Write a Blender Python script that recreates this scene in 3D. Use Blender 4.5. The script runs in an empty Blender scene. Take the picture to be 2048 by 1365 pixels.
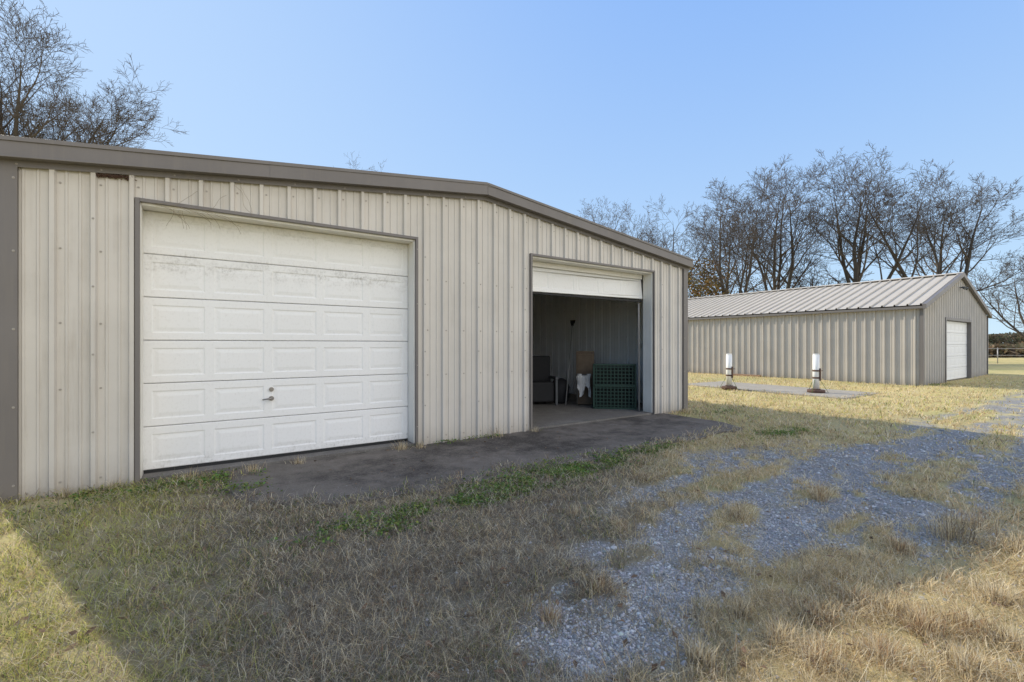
import bpy, math, random
import numpy as np
from mathutils import Vector, Matrix

random.seed(7); RNG=np.random.default_rng(11)
scene=bpy.context.scene
COL=scene.collection

# ------------------------------------------------------------------ helpers
class MB:
    def __init__(s): s.v=[]; s.f=[]; s.m=[]; s.sm=[]
    def quad(s,a,b,c,d,m=0,sm=False):
        n=len(s.v); s.v+= [a,b,c,d]; s.f.append((n,n+1,n+2,n+3)); s.m.append(m); s.sm.append(sm)
    def poly(s,pts,m=0):
        n=len(s.v); s.v+=list(pts); s.f.append(tuple(range(n,n+len(pts)))); s.m.append(m); s.sm.append(False)
    def grid(s,rows,m=0,sm=True):
        n=len(s.v); h=len(rows); k=len(rows[0])
        for r in rows: s.v+=[tuple(p) for p in r]
        for i in range(h-1):
            for j in range(k-1):
                s.f.append((n+i*k+j,n+(i+1)*k+j,n+(i+1)*k+j+1,n+i*k+j+1)); s.m.append(m); s.sm.append(sm)
    def box(s,a,b,m=0,rot=None,piv=None):
        x0,y0,z0=[min(a[i],b[i]) for i in range(3)]; x1,y1,z1=[max(a[i],b[i]) for i in range(3)]
        vs=[(x0,y0,z0),(x1,y0,z0),(x1,y1,z0),(x0,y1,z0),(x0,y0,z1),(x1,y0,z1),(x1,y1,z1),(x0,y1,z1)]
        if rot is not None:
            pv=Vector(piv); vs=[tuple(rot@(Vector(p)-pv)+pv) for p in vs]
        n=len(s.v); s.v+=vs
        for f in ((0,3,2,1),(4,5,6,7),(0,1,5,4),(1,2,6,5),(2,3,7,6),(3,0,4,7)):
            s.f.append(tuple(n+i for i in f)); s.m.append(m); s.sm.append(False)
    def prism_y(s,prof,y0,y1,m=0):
        n=len(s.v); k=len(prof)
        s.v+=[(x,y0,z) for x,z in prof]+[(x,y1,z) for x,z in prof]
        s.f.append(tuple(range(n,n+k))); s.m.append(m); s.sm.append(False)
        s.f.append(tuple(reversed(range(n+k,n+2*k)))); s.m.append(m); s.sm.append(False)
        for i in range(k):
            j=(i+1)%k
            s.f.append((n+j,n+i,n+k+i,n+k+j)); s.m.append(m); s.sm.append(False)
    def tube(s,pts,rad,sides=6,m=0,cap=True,sm=True):
        n=len(s.v); k=len(pts)
        pts=[Vector(p) for p in pts]
        d0=(pts[1]-pts[0]).normalized()
        a=d0.orthogonal().normalized()
        cs=[(math.cos(2*math.pi*i/sides),math.sin(2*math.pi*i/sides)) for i in range(sides)]
        for i,p in enumerate(pts):
            if i==0: d=d0.copy()
            elif i==k-1: d=pts[i]-pts[i-1]
            else: d=pts[i+1]-pts[i-1]
            d.normalize()
            a=a-d*a.dot(d); a.normalize(); b=d.cross(a)
            r=rad[i] if hasattr(rad,'__len__') else rad
            for c,q in cs:
                w=p+a*(c*r)+b*(q*r); s.v.append((w.x,w.y,w.z))
        for i in range(k-1):
            for j in range(sides):
                j2=(j+1)%sides
                s.f.append((n+i*sides+j,n+i*sides+j2,n+(i+1)*sides+j2,n+(i+1)*sides+j)); s.m.append(m); s.sm.append(sm)
        if cap:
            s.f.append(tuple(reversed(range(n,n+sides)))); s.m.append(m); s.sm.append(False)
            s.f.append(tuple(range(n+(k-1)*sides,n+k*sides))); s.m.append(m); s.sm.append(False)
    def obj(s,name,mats,parent=None,origin=None,bevel=0):
        o=Vector(parent['_o']) if parent is not None else Vector(origin or (0,0,0))
        me=bpy.data.meshes.new(name)
        me.from_pydata([(p[0]-o.x,p[1]-o.y,p[2]-o.z) for p in s.v],[],s.f)
        for m in (mats if isinstance(mats,(list,tuple)) else [mats]): me.materials.append(m)
        me.polygons.foreach_set('material_index',s.m)
        me.polygons.foreach_set('use_smooth',s.sm)
        me.update()
        ob=bpy.data.objects.new(name,me); COL.objects.link(ob)
        if parent is not None: ob.parent=parent
        else: ob.location=o
        ob['_o']=tuple(o)
        if bevel:
            b=ob.modifiers.new('bevel','BEVEL'); b.width=bevel; b.segments=2; b.limit_method='ANGLE'
        return ob

def empty(name,loc,label,cat):
    e=bpy.data.objects.new(name,None); COL.objects.link(e); e.location=loc; e['_o']=tuple(loc)
    e.empty_display_size=0.3
    e['label']=label; e['category']=cat
    return e
def tag(o,label,cat,group=None):
    o['label']=label; o['category']=cat
    if group: o['group']=group
    return o

def fast_mesh(name,V,F,mat,loc=(0,0,0),colors=None,smooth=False,k=None):
    me=bpy.data.meshes.new(name)
    me.vertices.add(len(V)); me.vertices.foreach_set('co',np.ascontiguousarray(V,dtype=np.float32).ravel())
    loops=np.concatenate([f.ravel() for f in F]).astype(np.int32)
    tot=np.concatenate([np.full(len(f),f.shape[1],dtype=np.int32) for f in F])
    st=np.concatenate([[0],np.cumsum(tot)[:-1]]).astype(np.int32)
    me.loops.add(len(loops)); me.loops.foreach_set('vertex_index',loops)
    me.polygons.add(len(tot)); me.polygons.foreach_set('loop_start',st)
    try: me.polygons.foreach_set('loop_total',tot)
    except Exception: pass
    me.materials.append(mat)
    me.polygons.foreach_set('use_smooth',np.full(len(tot),smooth))
    me.update(calc_edges=True)
    if colors is not None:
        ca=me.color_attributes.new('Col','FLOAT_COLOR','POINT')
        c4=np.ones((len(V),4),dtype=np.float32); c4[:,:3]=colors
        ca.data.foreach_set('color',c4.ravel())
    ob=bpy.data.objects.new(name,me); COL.objects.link(ob); ob.location=loc
    return ob

_T=np.random.default_rng(5).random((256,256))
def vn(x,y,sc=1.0,sd=0):
    x=np.asarray(x)*sc+sd*17.3+1000; y=np.asarray(y)*sc+sd*9.7+1000
    xi=np.floor(x).astype(int); yi=np.floor(y).astype(int); fx=x-xi; fy=y-yi
    fx=fx*fx*(3-2*fx); fy=fy*fy*(3-2*fy)
    a=_T[xi%256,yi%256]; b=_T[(xi+1)%256,yi%256]; c=_T[xi%256,(yi+1)%256]; d=_T[(xi+1)%256,(yi+1)%256]
    return (a*(1-fx)+b*fx)*(1-fy)+(c*(1-fx)+d*fx)*fy
def fbm(x,y,sc=1.0,sd=0,o=4):
    t=0;a=.5;n=0
    for i in range(o):
        t=t+a*vn(x,y,sc*2**i,sd+i*3); n+=a; a*=.5
    return t/n
def sstep(a,b,x):
    t=np.clip((x-a)/(b-a),0,1); return t*t*(3-2*t)

# ------------------------------------------------------------------ materials
def newmat(name):
    m=bpy.data.materials.new(name); m.use_nodes=True
    nt=m.node_tree; return m,nt,nt.nodes['Principled BSDF']
def N(nt,t,**kw):
    n=nt.nodes.new(t)
    for k,v in kw.items(): setattr(n,k,v)
    return n
def L(nt,a,b): nt.links.new(a,b)
def pos(nt,scale=(1,1,1)):
    g=N(nt,'ShaderNodeNewGeometry'); mp=N(nt,'ShaderNodeMapping'); mp.inputs['Scale'].default_value=scale
    L(nt,g.outputs['Position'],mp.inputs['Vector']); return mp.outputs['Vector']
def noise(nt,vec,scale,detail=5,rough=.6):
    n=N(nt,'ShaderNodeTexNoise'); n.inputs['Scale'].default_value=scale; n.inputs['Detail'].default_value=detail
    n.inputs['Roughness'].default_value=rough; L(nt,vec,n.inputs['Vector']); return n.outputs['Fac']
def ramp(nt,fac,stops):
    r=N(nt,'ShaderNodeValToRGB'); e=r.color_ramp.elements
    while len(e)<len(stops): e.new(.5)
    for i,(p,c) in enumerate(stops):
        e[i].position=p
        if not hasattr(c,'__len__'): c=(c,c,c)
        e[i].color=(*c,1)
    L(nt,fac,r.inputs['Fac']); return r.outputs['Color']
def mix(nt,fac,a,b,mode='MIX'):
    m=N(nt,'ShaderNodeMix',data_type='RGBA',blend_type=mode)
    if hasattr(fac,'type'): L(nt,fac,m.inputs[0])
    else: m.inputs[0].default_value=fac
    for i,c in ((6,a),(7,b)):
        if hasattr(c,'type'): L(nt,c,m.inputs[i])
        else: m.inputs[i].default_value=(*c,1)
    return m.outputs[2]
def math_(nt,op,a,b=0,c=None):
    m=N(nt,'ShaderNodeMath',operation=op)
    for i,v in enumerate((a,b,c)):
        if v is None: continue
        if hasattr(v,'type'): L(nt,v,m.inputs[i])
        else: m.inputs[i].default_value=v
    return m.outputs[0]
def maprange(nt,v,a,b,c=0,d=1):
    m=N(nt,'ShaderNodeMapRange'); m.inputs['From Min'].default_value=a; m.inputs['From Max'].default_value=b
    m.inputs['To Min'].default_value=c; m.inputs['To Max'].default_value=d; L(nt,v,m.inputs['Value']); return m.outputs[0]
def zheight(nt):
    g=N(nt,'ShaderNodeNewGeometry'); s=N(nt,'ShaderNodeSeparateXYZ'); L(nt,g.outputs['Position'],s.inputs[0]); return s.outputs
def bump(nt,b,h,strength=.3,dist=.01):
    n=N(nt,'ShaderNodeBump'); n.inputs['Strength'].default_value=strength; n.inputs['Distance'].default_value=dist
    L(nt,h,n.inputs['Height']); L(nt,n.outputs['Normal'],b.inputs['Normal'])

def painted_metal(name,col,dirt=(.28,.22,.15),amount=.5,rough=.42,low=.5,dent=.15):
    m,nt,b=newmat(name)
    st=noise(nt,pos(nt,(14,14,.7)),1.0,6,.65)
    bl=noise(nt,pos(nt),1.3,6,.6)
    fine=noise(nt,pos(nt,(1,1,.5)),35,4,.7)
    c=mix(nt,ramp(nt,bl,[(.3,0.0),(.75,1.0)]),tuple(x*1.04 for x in col),tuple(x*.91 for x in col))
    d=math_(nt,'MULTIPLY',ramp(nt,st,[(.5,0),(.78,1)]),ramp(nt,bl,[(.4,.1),(.65,1)]))
    c=mix(nt,math_(nt,'MULTIPLY',d,amount),c,dirt)
    z=zheight(nt)[2]
    g=math_(nt,'MULTIPLY',math_(nt,'POWER',maprange(nt,z,.02,low,1,0),2.0),math_(nt,'MULTIPLY_ADD',fine,.9,.15))
    c=mix(nt,math_(nt,'MULTIPLY',g,.65),c,tuple(x*.8 for x in dirt))
    sp=ramp(nt,fine,[(.62,0),(.75,1)])
    c=mix(nt,math_(nt,'MULTIPLY',sp,amount*.3),c,dirt)
    L(nt,c,b.inputs['Base Color'])
    L(nt,math_(nt,'MULTIPLY_ADD',bl,.3,rough-.1),b.inputs['Roughness'])
    dn=noise(nt,pos(nt,(1,1,.6)),2.2,2,.5)
    bump(nt,b,dn,dent,.03)
    return m

M_WALL=painted_metal('cream_siding_paint',(.60,.56,.50),amount=.42,low=.45)
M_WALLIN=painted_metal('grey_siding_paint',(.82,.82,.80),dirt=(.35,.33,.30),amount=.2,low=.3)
M_WALL2=painted_metal('tan_siding_paint',(.53,.485,.425),amount=.18,low=.4)
M_TRIM=painted_metal('brown_trim_paint',(.165,.148,.137),dirt=(.3,.26,.2),amount=.3,rough=.45,low=.3,dent=.08)
M_ROOF=painted_metal('tan_roof_paint',(.66,.605,.515),amount=.05,rough=.55,low=.01,dent=.08)
M_JAMB=painted_metal('cream_jamb_paint',(.80,.77,.70),amount=.35,low=.4)
M_SCREW,nt,b=newmat('screw_head_metal'); b.inputs['Base Color'].default_value=(.36,.33,.29,1); b.inputs['Metallic'].default_value=.3; b.inputs['Roughness'].default_value=.5

def door_mat(name,withstain=True):
    m,nt,b=newmat(name)
    xyz=zheight(nt)
    n1=noise(nt,pos(nt,(3,3,6)),1.6,8,.75); n2=noise(nt,pos(nt,(1,1,.6)),38,5,.7); n3=noise(nt,pos(nt,(1,1,1)),.9,5,.6)
    c=mix(nt,n3,(.87,.865,.845),(.79,.78,.755))
    c=mix(nt,math_(nt,'MULTIPLY',ramp(nt,n2,[(.52,0),(.8,1)]),.28),c,(.45,.42,.37))
    if withstain:
        def band(z0,w,s):
            a=math_(nt,'ABSOLUTE',math_(nt,'SUBTRACT',xyz[2],z0)); return maprange(nt,a,0,w,s,0)
        bb=math_(nt,'MAXIMUM',band(2.43,.19,.9),band(3.03,.25,.8))
        bb=math_(nt,'MAXIMUM',bb,band(.12,.15,.6))
        f=math_(nt,'MULTIPLY',bb,ramp(nt,n1,[(.42,0),(.66,1)]))
        f=math_(nt,'MULTIPLY',f,ramp(nt,n2,[(.40,.2),(.62,1)]))
        c=mix(nt,math_(nt,'MULTIPLY',f,.8),c,(.27,.25,.21))
        c=mix(nt,math_(nt,'MULTIPLY',maprange(nt,xyz[2],2.6,3.05),.35),c,(.62,.57,.42))
    L(nt,c,b.inputs['Base Color']); b.inputs['Roughness'].default_value=.5
    bump(nt,b,n2,.08,.004)
    return m
M_DOOR=door_mat('white_door_paint'); M_DOOR2=door_mat('aged_white_door_paint',False)
def simple(name,col,rough=.7,metal=0,var=.25,scale=20,bs=.2):
    m,nt,b=newmat(name)
    n=noise(nt,pos(nt),scale,5,.65)
    c=mix(nt,n,tuple(x*(1-var) for x in col),tuple(min(1,x*(1+var)) for x in col))
    L(nt,c,b.inputs['Base Color']); b.inputs['Roughness'].default_value=rough; b.inputs['Metallic'].default_value=metal
    bump(nt,b,n,bs,.005); return m
M_RUBBER=simple('black_rubber',(.02,.02,.02),.8)
M_CHROME=simple('dull_chrome',(.30,.28,.26),.35,.8,.1,60,.05)
M_RUST=simple('rusty_iron',(.12,.07,.05),.85,.2,.5,25,.4)
M_PVC=simple('white_pipe_paint',(.80,.79,.75),.5,0,.08,12,.05)
M_GREENP=simple('dark_green_plastic',(.010,.040,.025),.55,0,.2,8,.05)
M_BLACKP=simple('black_plastic',(.008,.014,.011),.7,0,.2,8,.05)
M_BOARD=simple('brown_board',(.15,.11,.075),.85,0,.4,9)
M_DARKF=simple('black_upholstery',(.014,.014,.016),.75,0,.3,15)
M_GREYM=simple('grey_frame_metal',(.10,.105,.11),.5,.3,.2,15)
M_CLOTH=simple('white_cloth',(.62,.61,.59),.9,0,.1,25)
M_WOOD=simple('weathered_timber',(.30,.19,.12),.85,0,.35,14)
M_POLE=simple('galvanised_pole',(.36,.35,.34),.45,.4,.15,20,.05)
M_VINE=simple('dry_vine',(.25,.20,.13),.9,0,.3,30)
M_GREENSTAKE=simple('green_stake_paint',(.10,.16,.05),.6,0,.3,20)
def bark(name,c0,c1):
    m,nt,b=newmat(name); n=noise(nt,pos(nt,(1,1,.25)),7,5,.7)
    L(nt,mix(nt,n,c0,c1),b.inputs['Base Color']); b.inputs['Roughness'].default_value=.95; bump(nt,b,n,.5,.03); return m
M_BARK=bark('grey_brown_bark',(.045,.036,.028),(.12,.10,.08))
M_TWIG=bark('twig_bark',(.07,.054,.041),(.14,.112,.088))

def concrete(name,c0,c1,stain,amt,lo=.33,hi=.52,sp=1.25,spa=.5,edge=False):
    m,nt,b=newmat(name)
    n=noise(nt,pos(nt),.8,9,.72); n2=noise(nt,pos(nt),45,5,.7); n3=noise(nt,pos(nt),4,8,.75)
    c=mix(nt,ramp(nt,n3,[(.3,0),(.7,1)]),c0,c1)
    c=mix(nt,math_(nt,'MULTIPLY',ramp(nt,n,[(lo,0),(hi,1)]),amt),c,stain)
    c=mix(nt,math_(nt,'MULTIPLY',ramp(nt,n2,[(.48,0),(.72,1)]),spa),c,tuple(x*sp for x in c0))
    if edge:   # dirt washed over the outer edge of the slab
        xyz=zheight(nt)
        e=math_(nt,'MAXIMUM',maprange(nt,xyz[1],4.15,5.0,1,0),maprange(nt,xyz[0],.2,1.6,.8,0))
        e=math_(nt,'MULTIPLY',e,ramp(nt,n3,[(.38,0),(.6,1)]))
        c=mix(nt,math_(nt,'MULTIPLY',e,.85),c,(.23,.205,.17))
    L(nt,c,b.inputs['Base Color']); b.inputs['Roughness'].default_value=.92; b.inputs['Specular IOR Level'].default_value=.15
    bump(nt,b,math_(nt,'ADD',n2,n3),.9,.02); return m
M_APRON=concrete('stained_concrete',(.22,.19,.16),(.11,.095,.078),(.042,.037,.032),.85,.46,.60,1.3,.5,True)
M_SLAB=concrete('pale_concrete',(.42,.38,.32),(.34,.31,.26),(.24,.21,.17),.4)
M_FLOOR=concrete('interior_concrete',(.30,.28,.25),(.20,.185,.165),(.10,.09,.08),.6)

def colmat(name,trans=.3,rough=.8):
    m,nt,b=newmat(name)
    a=N(nt,'ShaderNodeAttribute',attribute_name='Col'); L(nt,a.outputs['Color'],b.inputs['Base Color'])
    b.inputs['Roughness'].default_value=rough
    b.inputs['Specular IOR Level'].default_value=.15
    if trans:
        t=N(nt,'ShaderNodeBsdfTranslucent'); L(nt,a.outputs['Color'],t.inputs['Color'])
        mx=N(nt,'ShaderNodeMixShader'); mx.inputs[0].default_value=trans
        out=nt.nodes['Material Output']
        L(nt,b.outputs[0],mx.inputs[1]); L(nt,t.outputs[0],mx.inputs[2]); L(nt,mx.outputs[0],out.inputs['Surface'])
    return m
M_GRASS=colmat('grass_blades',.45); M_LEAF=colmat('leaf_faces',.3); M_STONE=colmat('crushed_stone',0,.9)

# ------------------------------------------------------------------ camera, light, sky
YAW=math.radians(-34.36)
cam=bpy.data.cameras.new('camera'); cam.lens=16; cam.sensor_width=36; cam.shift_y=.0037; cam.clip_end=3000; cam.clip_start=.05
co=bpy.data.objects.new('camera',cam); COL.objects.link(co); co.location=(0,0,1.5); co.rotation_euler=(math.radians(90),0,YAW)
scene.camera=co
EL=math.radians(34); AZ=math.atan2(-.348,.937)
S=Vector((math.sin(AZ)*math.cos(EL),math.cos(AZ)*math.cos(EL),math.sin(EL)))
sun=bpy.data.lights.new('sun','SUN'); sun.energy=5.0; sun.angle=math.radians(.5); sun.color=(1,.92,.76)
so=bpy.data.objects.new('sun',sun); COL.objects.link(so); so.rotation_euler=S.to_track_quat('Z','Y').to_euler(); so.location=(0,0,30)
w=bpy.data.worlds.new('World'); scene.world=w; w.use_nodes=True
nt=w.node_tree; bg=nt.nodes['Background']
sky=nt.nodes.new('ShaderNodeTexSky'); sky.sky_type='NISHITA'; sky.sun_disc=False
sky.sun_elevation=EL; sky.sun_rotation=AZ; sky.air_density=1.0; sky.dust_density=.2; sky.ozone_density=1.5
tc=N(nt,'ShaderNodeTexCoord'); sx=N(nt,'ShaderNodeSeparateXYZ'); L(nt,tc.outputs['Generated'],sx.inputs[0])
G=1/.15
def s_(c,k=1): return tuple(x*G*k for x in c)
zf=N(nt,'ShaderNodeMath',operation='POWER',use_clamp=True); L(nt,math_(nt,'MAXIMUM',sx.outputs[2],0.0),zf.inputs[0]); zf.inputs[1].default_value=.7
grad=mix(nt,zf.outputs[0],s_((.66,.88,1.02)),s_((.10,.33,.95)))
dt=N(nt,'ShaderNodeVectorMath',operation='DOT_PRODUCT'); L(nt,tc.outputs['Generated'],dt.inputs[0]); dt.inputs[1].default_value=(S.x,S.y,S.z)
pale=math_(nt,'POWER',math_(nt,'MAXIMUM',dt.outputs['Value'],0.0),3.0)
grad=mix(nt,math_(nt,'MULTIPLY',pale,.5),grad,s_((.68,.86,1.03)))
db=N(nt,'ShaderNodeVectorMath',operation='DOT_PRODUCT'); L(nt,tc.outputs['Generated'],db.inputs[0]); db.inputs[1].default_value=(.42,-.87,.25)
back_fill=maprange(nt,db.outputs['Value'],.38,.85)
grad=mix(nt,back_fill,grad,s_((1.80,1.77,1.74)))  # bright band added to the unseen sky behind the camera as fill light
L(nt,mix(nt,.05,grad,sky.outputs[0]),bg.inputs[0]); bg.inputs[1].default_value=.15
scene.view_settings.view_transform='Standard'; scene.view_settings.look='None'; scene.view_settings.exposure=0

def uvt(u,v=None,Y=None,z=0):
    r=(u-1024)/910
    if Y is None: Y=910*(1.5-z)/(v-690)
    return ((.8255*r+.5644)*Y,(-.5644*r+.8255)*Y)

# ------------------------------------------------------------------ metal building shells
def rib_profile(s0,s1,off,pitch=.305,h=.038,minor=True):
    pts=[]
    k0=math.floor((s0-off)/pitch)-1; k1=math.ceil((s1-off)/pitch)+1
    for k in range(k0,k1+1):
        c=off+k*pitch
        pts+=[(c-.032,0),(c-.018,h),(c+.018,h),(c+.032,0)]
        if minor:
            for q in (1/3,2/3):
                d=c+pitch*q; pts+=[(d-.014,0),(d-.008,.009),(d+.008,.009),(d+.014,0)]
    pts=[p for p in pts if s0<p[0]<s1]
    return [(s0,0)]+pts+[(s1,0)]
def interp(prof,s):
    for (a,ha),(b,hb) in zip(prof,prof[1:]):
        if a<=s<=b: return ha+(hb-ha)*(s-a)/max(1e-9,b-a)
    return 0
def wall_sheet(mb,P,zb,zt,prof,openings=(),breaks=()):
    ex=set()
    for a,b,_ in openings: ex|={a,b}
    ex|=set(breaks)
    pr=sorted(prof+[(s,interp(prof,s)) for s in ex],key=lambda q:q[0])
    for (a,ha),(b,hb) in zip(pr,pr[1:]):
        if b-a<1e-6: continue
        lo=zb; mid=(a+b)/2
        for o in openings:
            if o[0]<mid<o[1]: lo=o[2]
        x0,y0=P(a,ha); x1,y1=P(b,hb)
        mb.quad((x0,y0,lo),(x1,y1,lo),(x1,y1,zt(b)),(x0,y0,zt(a)),0)
def add_screw(mb,x,y,z,ax,m=1,r=.009):
    n=Vector((ax[0],ax[1],0)); p=Vector((x,y,z))
    mb.tube([p-n*.002,p+n*.002],r*1.25,8,m); mb.tube([p+n*.001,p+n*.009],r*.65,6,m)
def roof_sheet(mb,x0,x1,y0,y1,ze,zr,pitch,off,h=.032):
    xc=(x0+x1)/2
    prof=rib_profile(y0,y1,off,pitch,h,False)
    for (a,ha),(b,hb) in zip(prof,prof[1:]):
        mb.quad((x0,a,ze+ha),(xc,a,zr+ha),(xc,b,zr+hb),(x0,b,ze+hb))
        mb.quad((xc,a,zr+ha),(x1,a,ze+ha),(x1,b,ze+hb),(xc,b,zr+hb))

# ================= BUILDING 1 =================
BX0,BX1,BY0,BY1=-1.56,9.10,6.33,16.3
BXC=(BX0+BX1)/2; EV,RG=3.30,3.93
def gz(x): return EV+(RG-EV)*(1-abs(x-BXC)/((BX1-BX0)/2))
A=empty('metal_garage_building',(BXC,(BY0+BY1)/2,0),'low cream ribbed metal garage with brown trim and two overhead doors','garage')
mb=MB()
OPEN=[(-.544,2.60,3.05),(4.728,7.964,3.05)]
prof=rib_profile(BX0,BX1,-1.22)
wall_sheet(mb,lambda s,o:(s,BY0-o),-.08,lambda s:gz(s)-.02,prof,OPEN,[BXC])
def inopen(x,z): return any(a-.06<x<b+.06 and z<t+.05 for a,b,t in OPEN)
for k in range(0,36):
    x=-1.22+k*.305+.055
    if x<BX1-.1:
        for z in (.12,1.05,1.72,2.47,gz(x)-.22):
            if not inopen(x,z): add_screw(mb,x,BY0-.001,z,(0,-1))
    if k%3==1:
        for z in (.6,1.4,2.1,2.8):
            if not inopen(x-.055,z): add_screw(mb,x-.055,BY0-.038,z,(0,-1))
mb.obj('front_wall',[M_WALL,M_SCREW],A)
mb=MB(); prof=rib_profile(BY0,BY1,BY0+.15)
wall_sheet(mb,lambda s,o:(BX1+o,s),-.08,lambda s:EV,prof)
for y in np.arange(BY0+.2,BY1,.305):
    for z in (.3,1.7,2.5): add_screw(mb,BX1-.001,y,z,(-1,0),1,.007)
mb.obj('side_wall',[M_WALLIN,M_SCREW],A)
mb=MB(); wall_sheet(mb,lambda s,o:(BX0-o,s),-.08,lambda s:EV,prof); mb.obj('side_wall',[M_WALLIN],A)
mb=MB(); wall_sheet(mb,lambda s,o:(s,BY1+o),-.08,lambda s:gz(s)-.02,rib_profile(BX0,BX1,-1.22),(),[BXC]); mb.obj('rear_wall',[M_WALLIN],A)
mb=MB(); roof_sheet(mb,BX0-.10,BX1+.10,BY0-.1,BY1+.1,EV+.05,RG+.075,.305,BY0)
RF=mb.obj('roof',M_ROOF,A)
mb=MB(); mb.prism_y([(BXC-.2,RG+.085),(BXC+.2,RG+.085),(BXC+.03,RG+.135),(BXC-.03,RG+.135)],BY0-.14,BY1+.1)
mb.obj('ridge_cap',M_TRIM,RF,bevel=.008)
def rake(mb,xa,xb,za,zb,ya,yb,d0,d1,m=0):
    mb.prism_y([(xa,za+d0),(xb,zb+d0),(xb,zb+d1),(xa,za+d1)],ya,yb,m)
mb=MB()
OX=.11
def rline(x): return gz(BX0)+ (RG-EV)*( (x-BX0)/((BX1-BX0)/2) ) if x<BXC else gz(BX1)+(RG-EV)*((BX1-x)/((BX1-BX0)/2))
XJ=.72
rake(mb,BX0-OX,XJ,rline(BX0-OX),rline(XJ),BY0-.135,BY0-.045,-.045,.145)
rake(mb,XJ-.03,BXC-.003,rline(XJ-.03),rline(BXC),BY0-.139,BY0-.049,-.043,.149)
rake(mb,BXC+.003,BX1+OX,rline(BXC),rline(BX1+OX),BY0-.135,BY0-.045,-.045,.145)
rake(mb,BX0-OX+.01,BXC,rline(BX0-OX+.01),rline(BXC),BY0-.0445,BY0-.039,-.105,-.03)
rake(mb,BXC,BX1+OX-.01,rline(BXC),rline(BX1+OX-.01),BY0-.0445,BY0-.039,-.105,-.03)
rake(mb,BX0-OX,BXC-.003,rline(BX0-OX),rline(BXC),BY0-.15,BY0-.1355,-.045,-.03)
rake(mb,BXC+.003,BX1+OX,rline(BXC),rline(BX1+OX),BY0-.15,BY0-.1355,-.045,-.03)
rake(mb,BX0-OX,BXC-.003,rline(BX0-OX),rline(BXC),BY0-.148,BY0-.1395,.11,.152)
rake(mb,BXC+.003,BX1+OX,rline(BXC),rline(BX1+OX),BY0-.148,BY0-.1355,.11,.148)
for x in np.arange(BX0+.1,BX1,.61): add_screw(mb,x,BY0-.0445,rline(x)-.075,(0,-1),1,.008)
mb.obj('rake_fascia',[M_TRIM,M_SCREW],A,bevel=.006)
for xs,sgn in ((BX0,-1),(BX1,1)):
    mb=MB(); mb.box((xs+sgn*.02,BY0-.04,EV-.12),(xs+sgn*.12,BY1+.1,EV+.055))
    mb.obj('eave_trim',M_TRIM,A,bevel=.006)
for xs,sg in ((BX0,-1),(BX1,1)):
    mb=MB(); mb.box((xs+sg*.042,BY0-.046,-.05),(xs-sg*.105,BY0-.039,EV-.05)); mb.box((xs+sg*.042,BY0-.039,-.05),(xs+sg*.039,BY0+.11,EV-.09))
    mb.box((xs-sg*.100,BY0-.039,-.05),(xs-sg*.105,BY0+.0,EV-.05))
    for z in (.15,.9,1.65,2.4,3.1): add_screw(mb,xs-sg*.08,BY0-.046,z,(0,-1),1)
    mb.obj('corner_trim',[M_TRIM,M_SCREW],A)

def door_sections(mb,x0,x1,yf,zs,ncol=5,th=.045,place=None,m=0):
    for (z0,z1) in zs:
        g=.003; a=z0+g; b=z1-g
        q=[]
        W=x1-x0; colw=W/ncol
        mx=.09; mz=(b-a)*.17
        def Q(p1,p2,p3,p4): q.append((p1,p2,p3,p4))
        r=.008
        Q((x0,0,a+r),(x1,0,a+r),(x1,0,a+mz),(x0,0,a+mz)); Q((x0,0,b-mz),(x1,0,b-mz),(x1,0,b-r),(x0,0,b-r))
        Q((x0,r,a),(x1,r,a),(x1,0,a+r),(x0,0,a+r)); Q((x0,0,b-r),(x1,0,b-r),(x1,r,b),(x0,r,b))
        Q((x0,th,a),(x1,th,a),(x1,r,a),(x0,r,a)); Q((x0,r,b),(x1,r,b),(x1,th,b),(x0,th,b))
        Q((x1,th,a),(x0,th,a),(x0,th,b),(x1,th,b))
        Q((x0,th,a),(x0,0,a+r),(x0,0,b-r),(x0,th,b)); Q((x1,0,a+r),(x1,th,a),(x1,th,b),(x1,0,b-r))
        last=x0
        for c in range(ncol):
            pa=x0+c*colw+mx/2+ (0.03 if c==0 else 0); pb=x0+(c+1)*colw-mx/2-(0.03 if c==ncol-1 else 0)
            Q((last,0,a+mz),(pa,0,a+mz),(pa,0,b-mz),(last,0,b-mz)); last=pb
            lv=[(0,0),(.014,.0055),(.028,.0055),(.065,.001)]
            for (i0,d0),(i1,d1) in zip(lv,lv[1:]):
                A0=(pa+i0,a+mz+i0,pb-i0,b-mz-i0); A1=(pa+i1,a+mz+i1,pb-i1,b-mz-i1)
                Q((A0[0],d0,A0[1]),(A0[2],d0,A0[1]),(A1[2],d1,A1[1]),(A1[0],d1,A1[1]))
                Q((A1[0],d1,A1[3]),(A1[2],d1,A1[3]),(A0[2],d0,A0[3]),(A0[0],d0,A0[3]))
                Q((A0[0],d0,A0[1]),(A1[0],d1,A1[1]),(A1[0],d1,A1[3]),(A0[0],d0,A0[3]))
                Q((A1[2],d1,A1[1]),(A0[2],d0,A0[1]),(A0[2],d0,A0[3]),(A1[2],d1,A1[3]))
            i=lv[-1][0]; d=lv[-1][1]
            Q((pa+i,d,a+mz+i),(pb-i,d,a+mz+i),(pb-i,d,b-mz-i),(pa+i,d,b-mz-i))
        Q((last,0,a+mz),(x1,0,a+mz),(x1,0,b-mz),(last,0,b-mz))
        for p in q:
            pts=[(x,yf+d,z) for x,d,z in p]
            if place: pts=[place(t) for t in pts]
            mb.quad(*pts,m)

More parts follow.
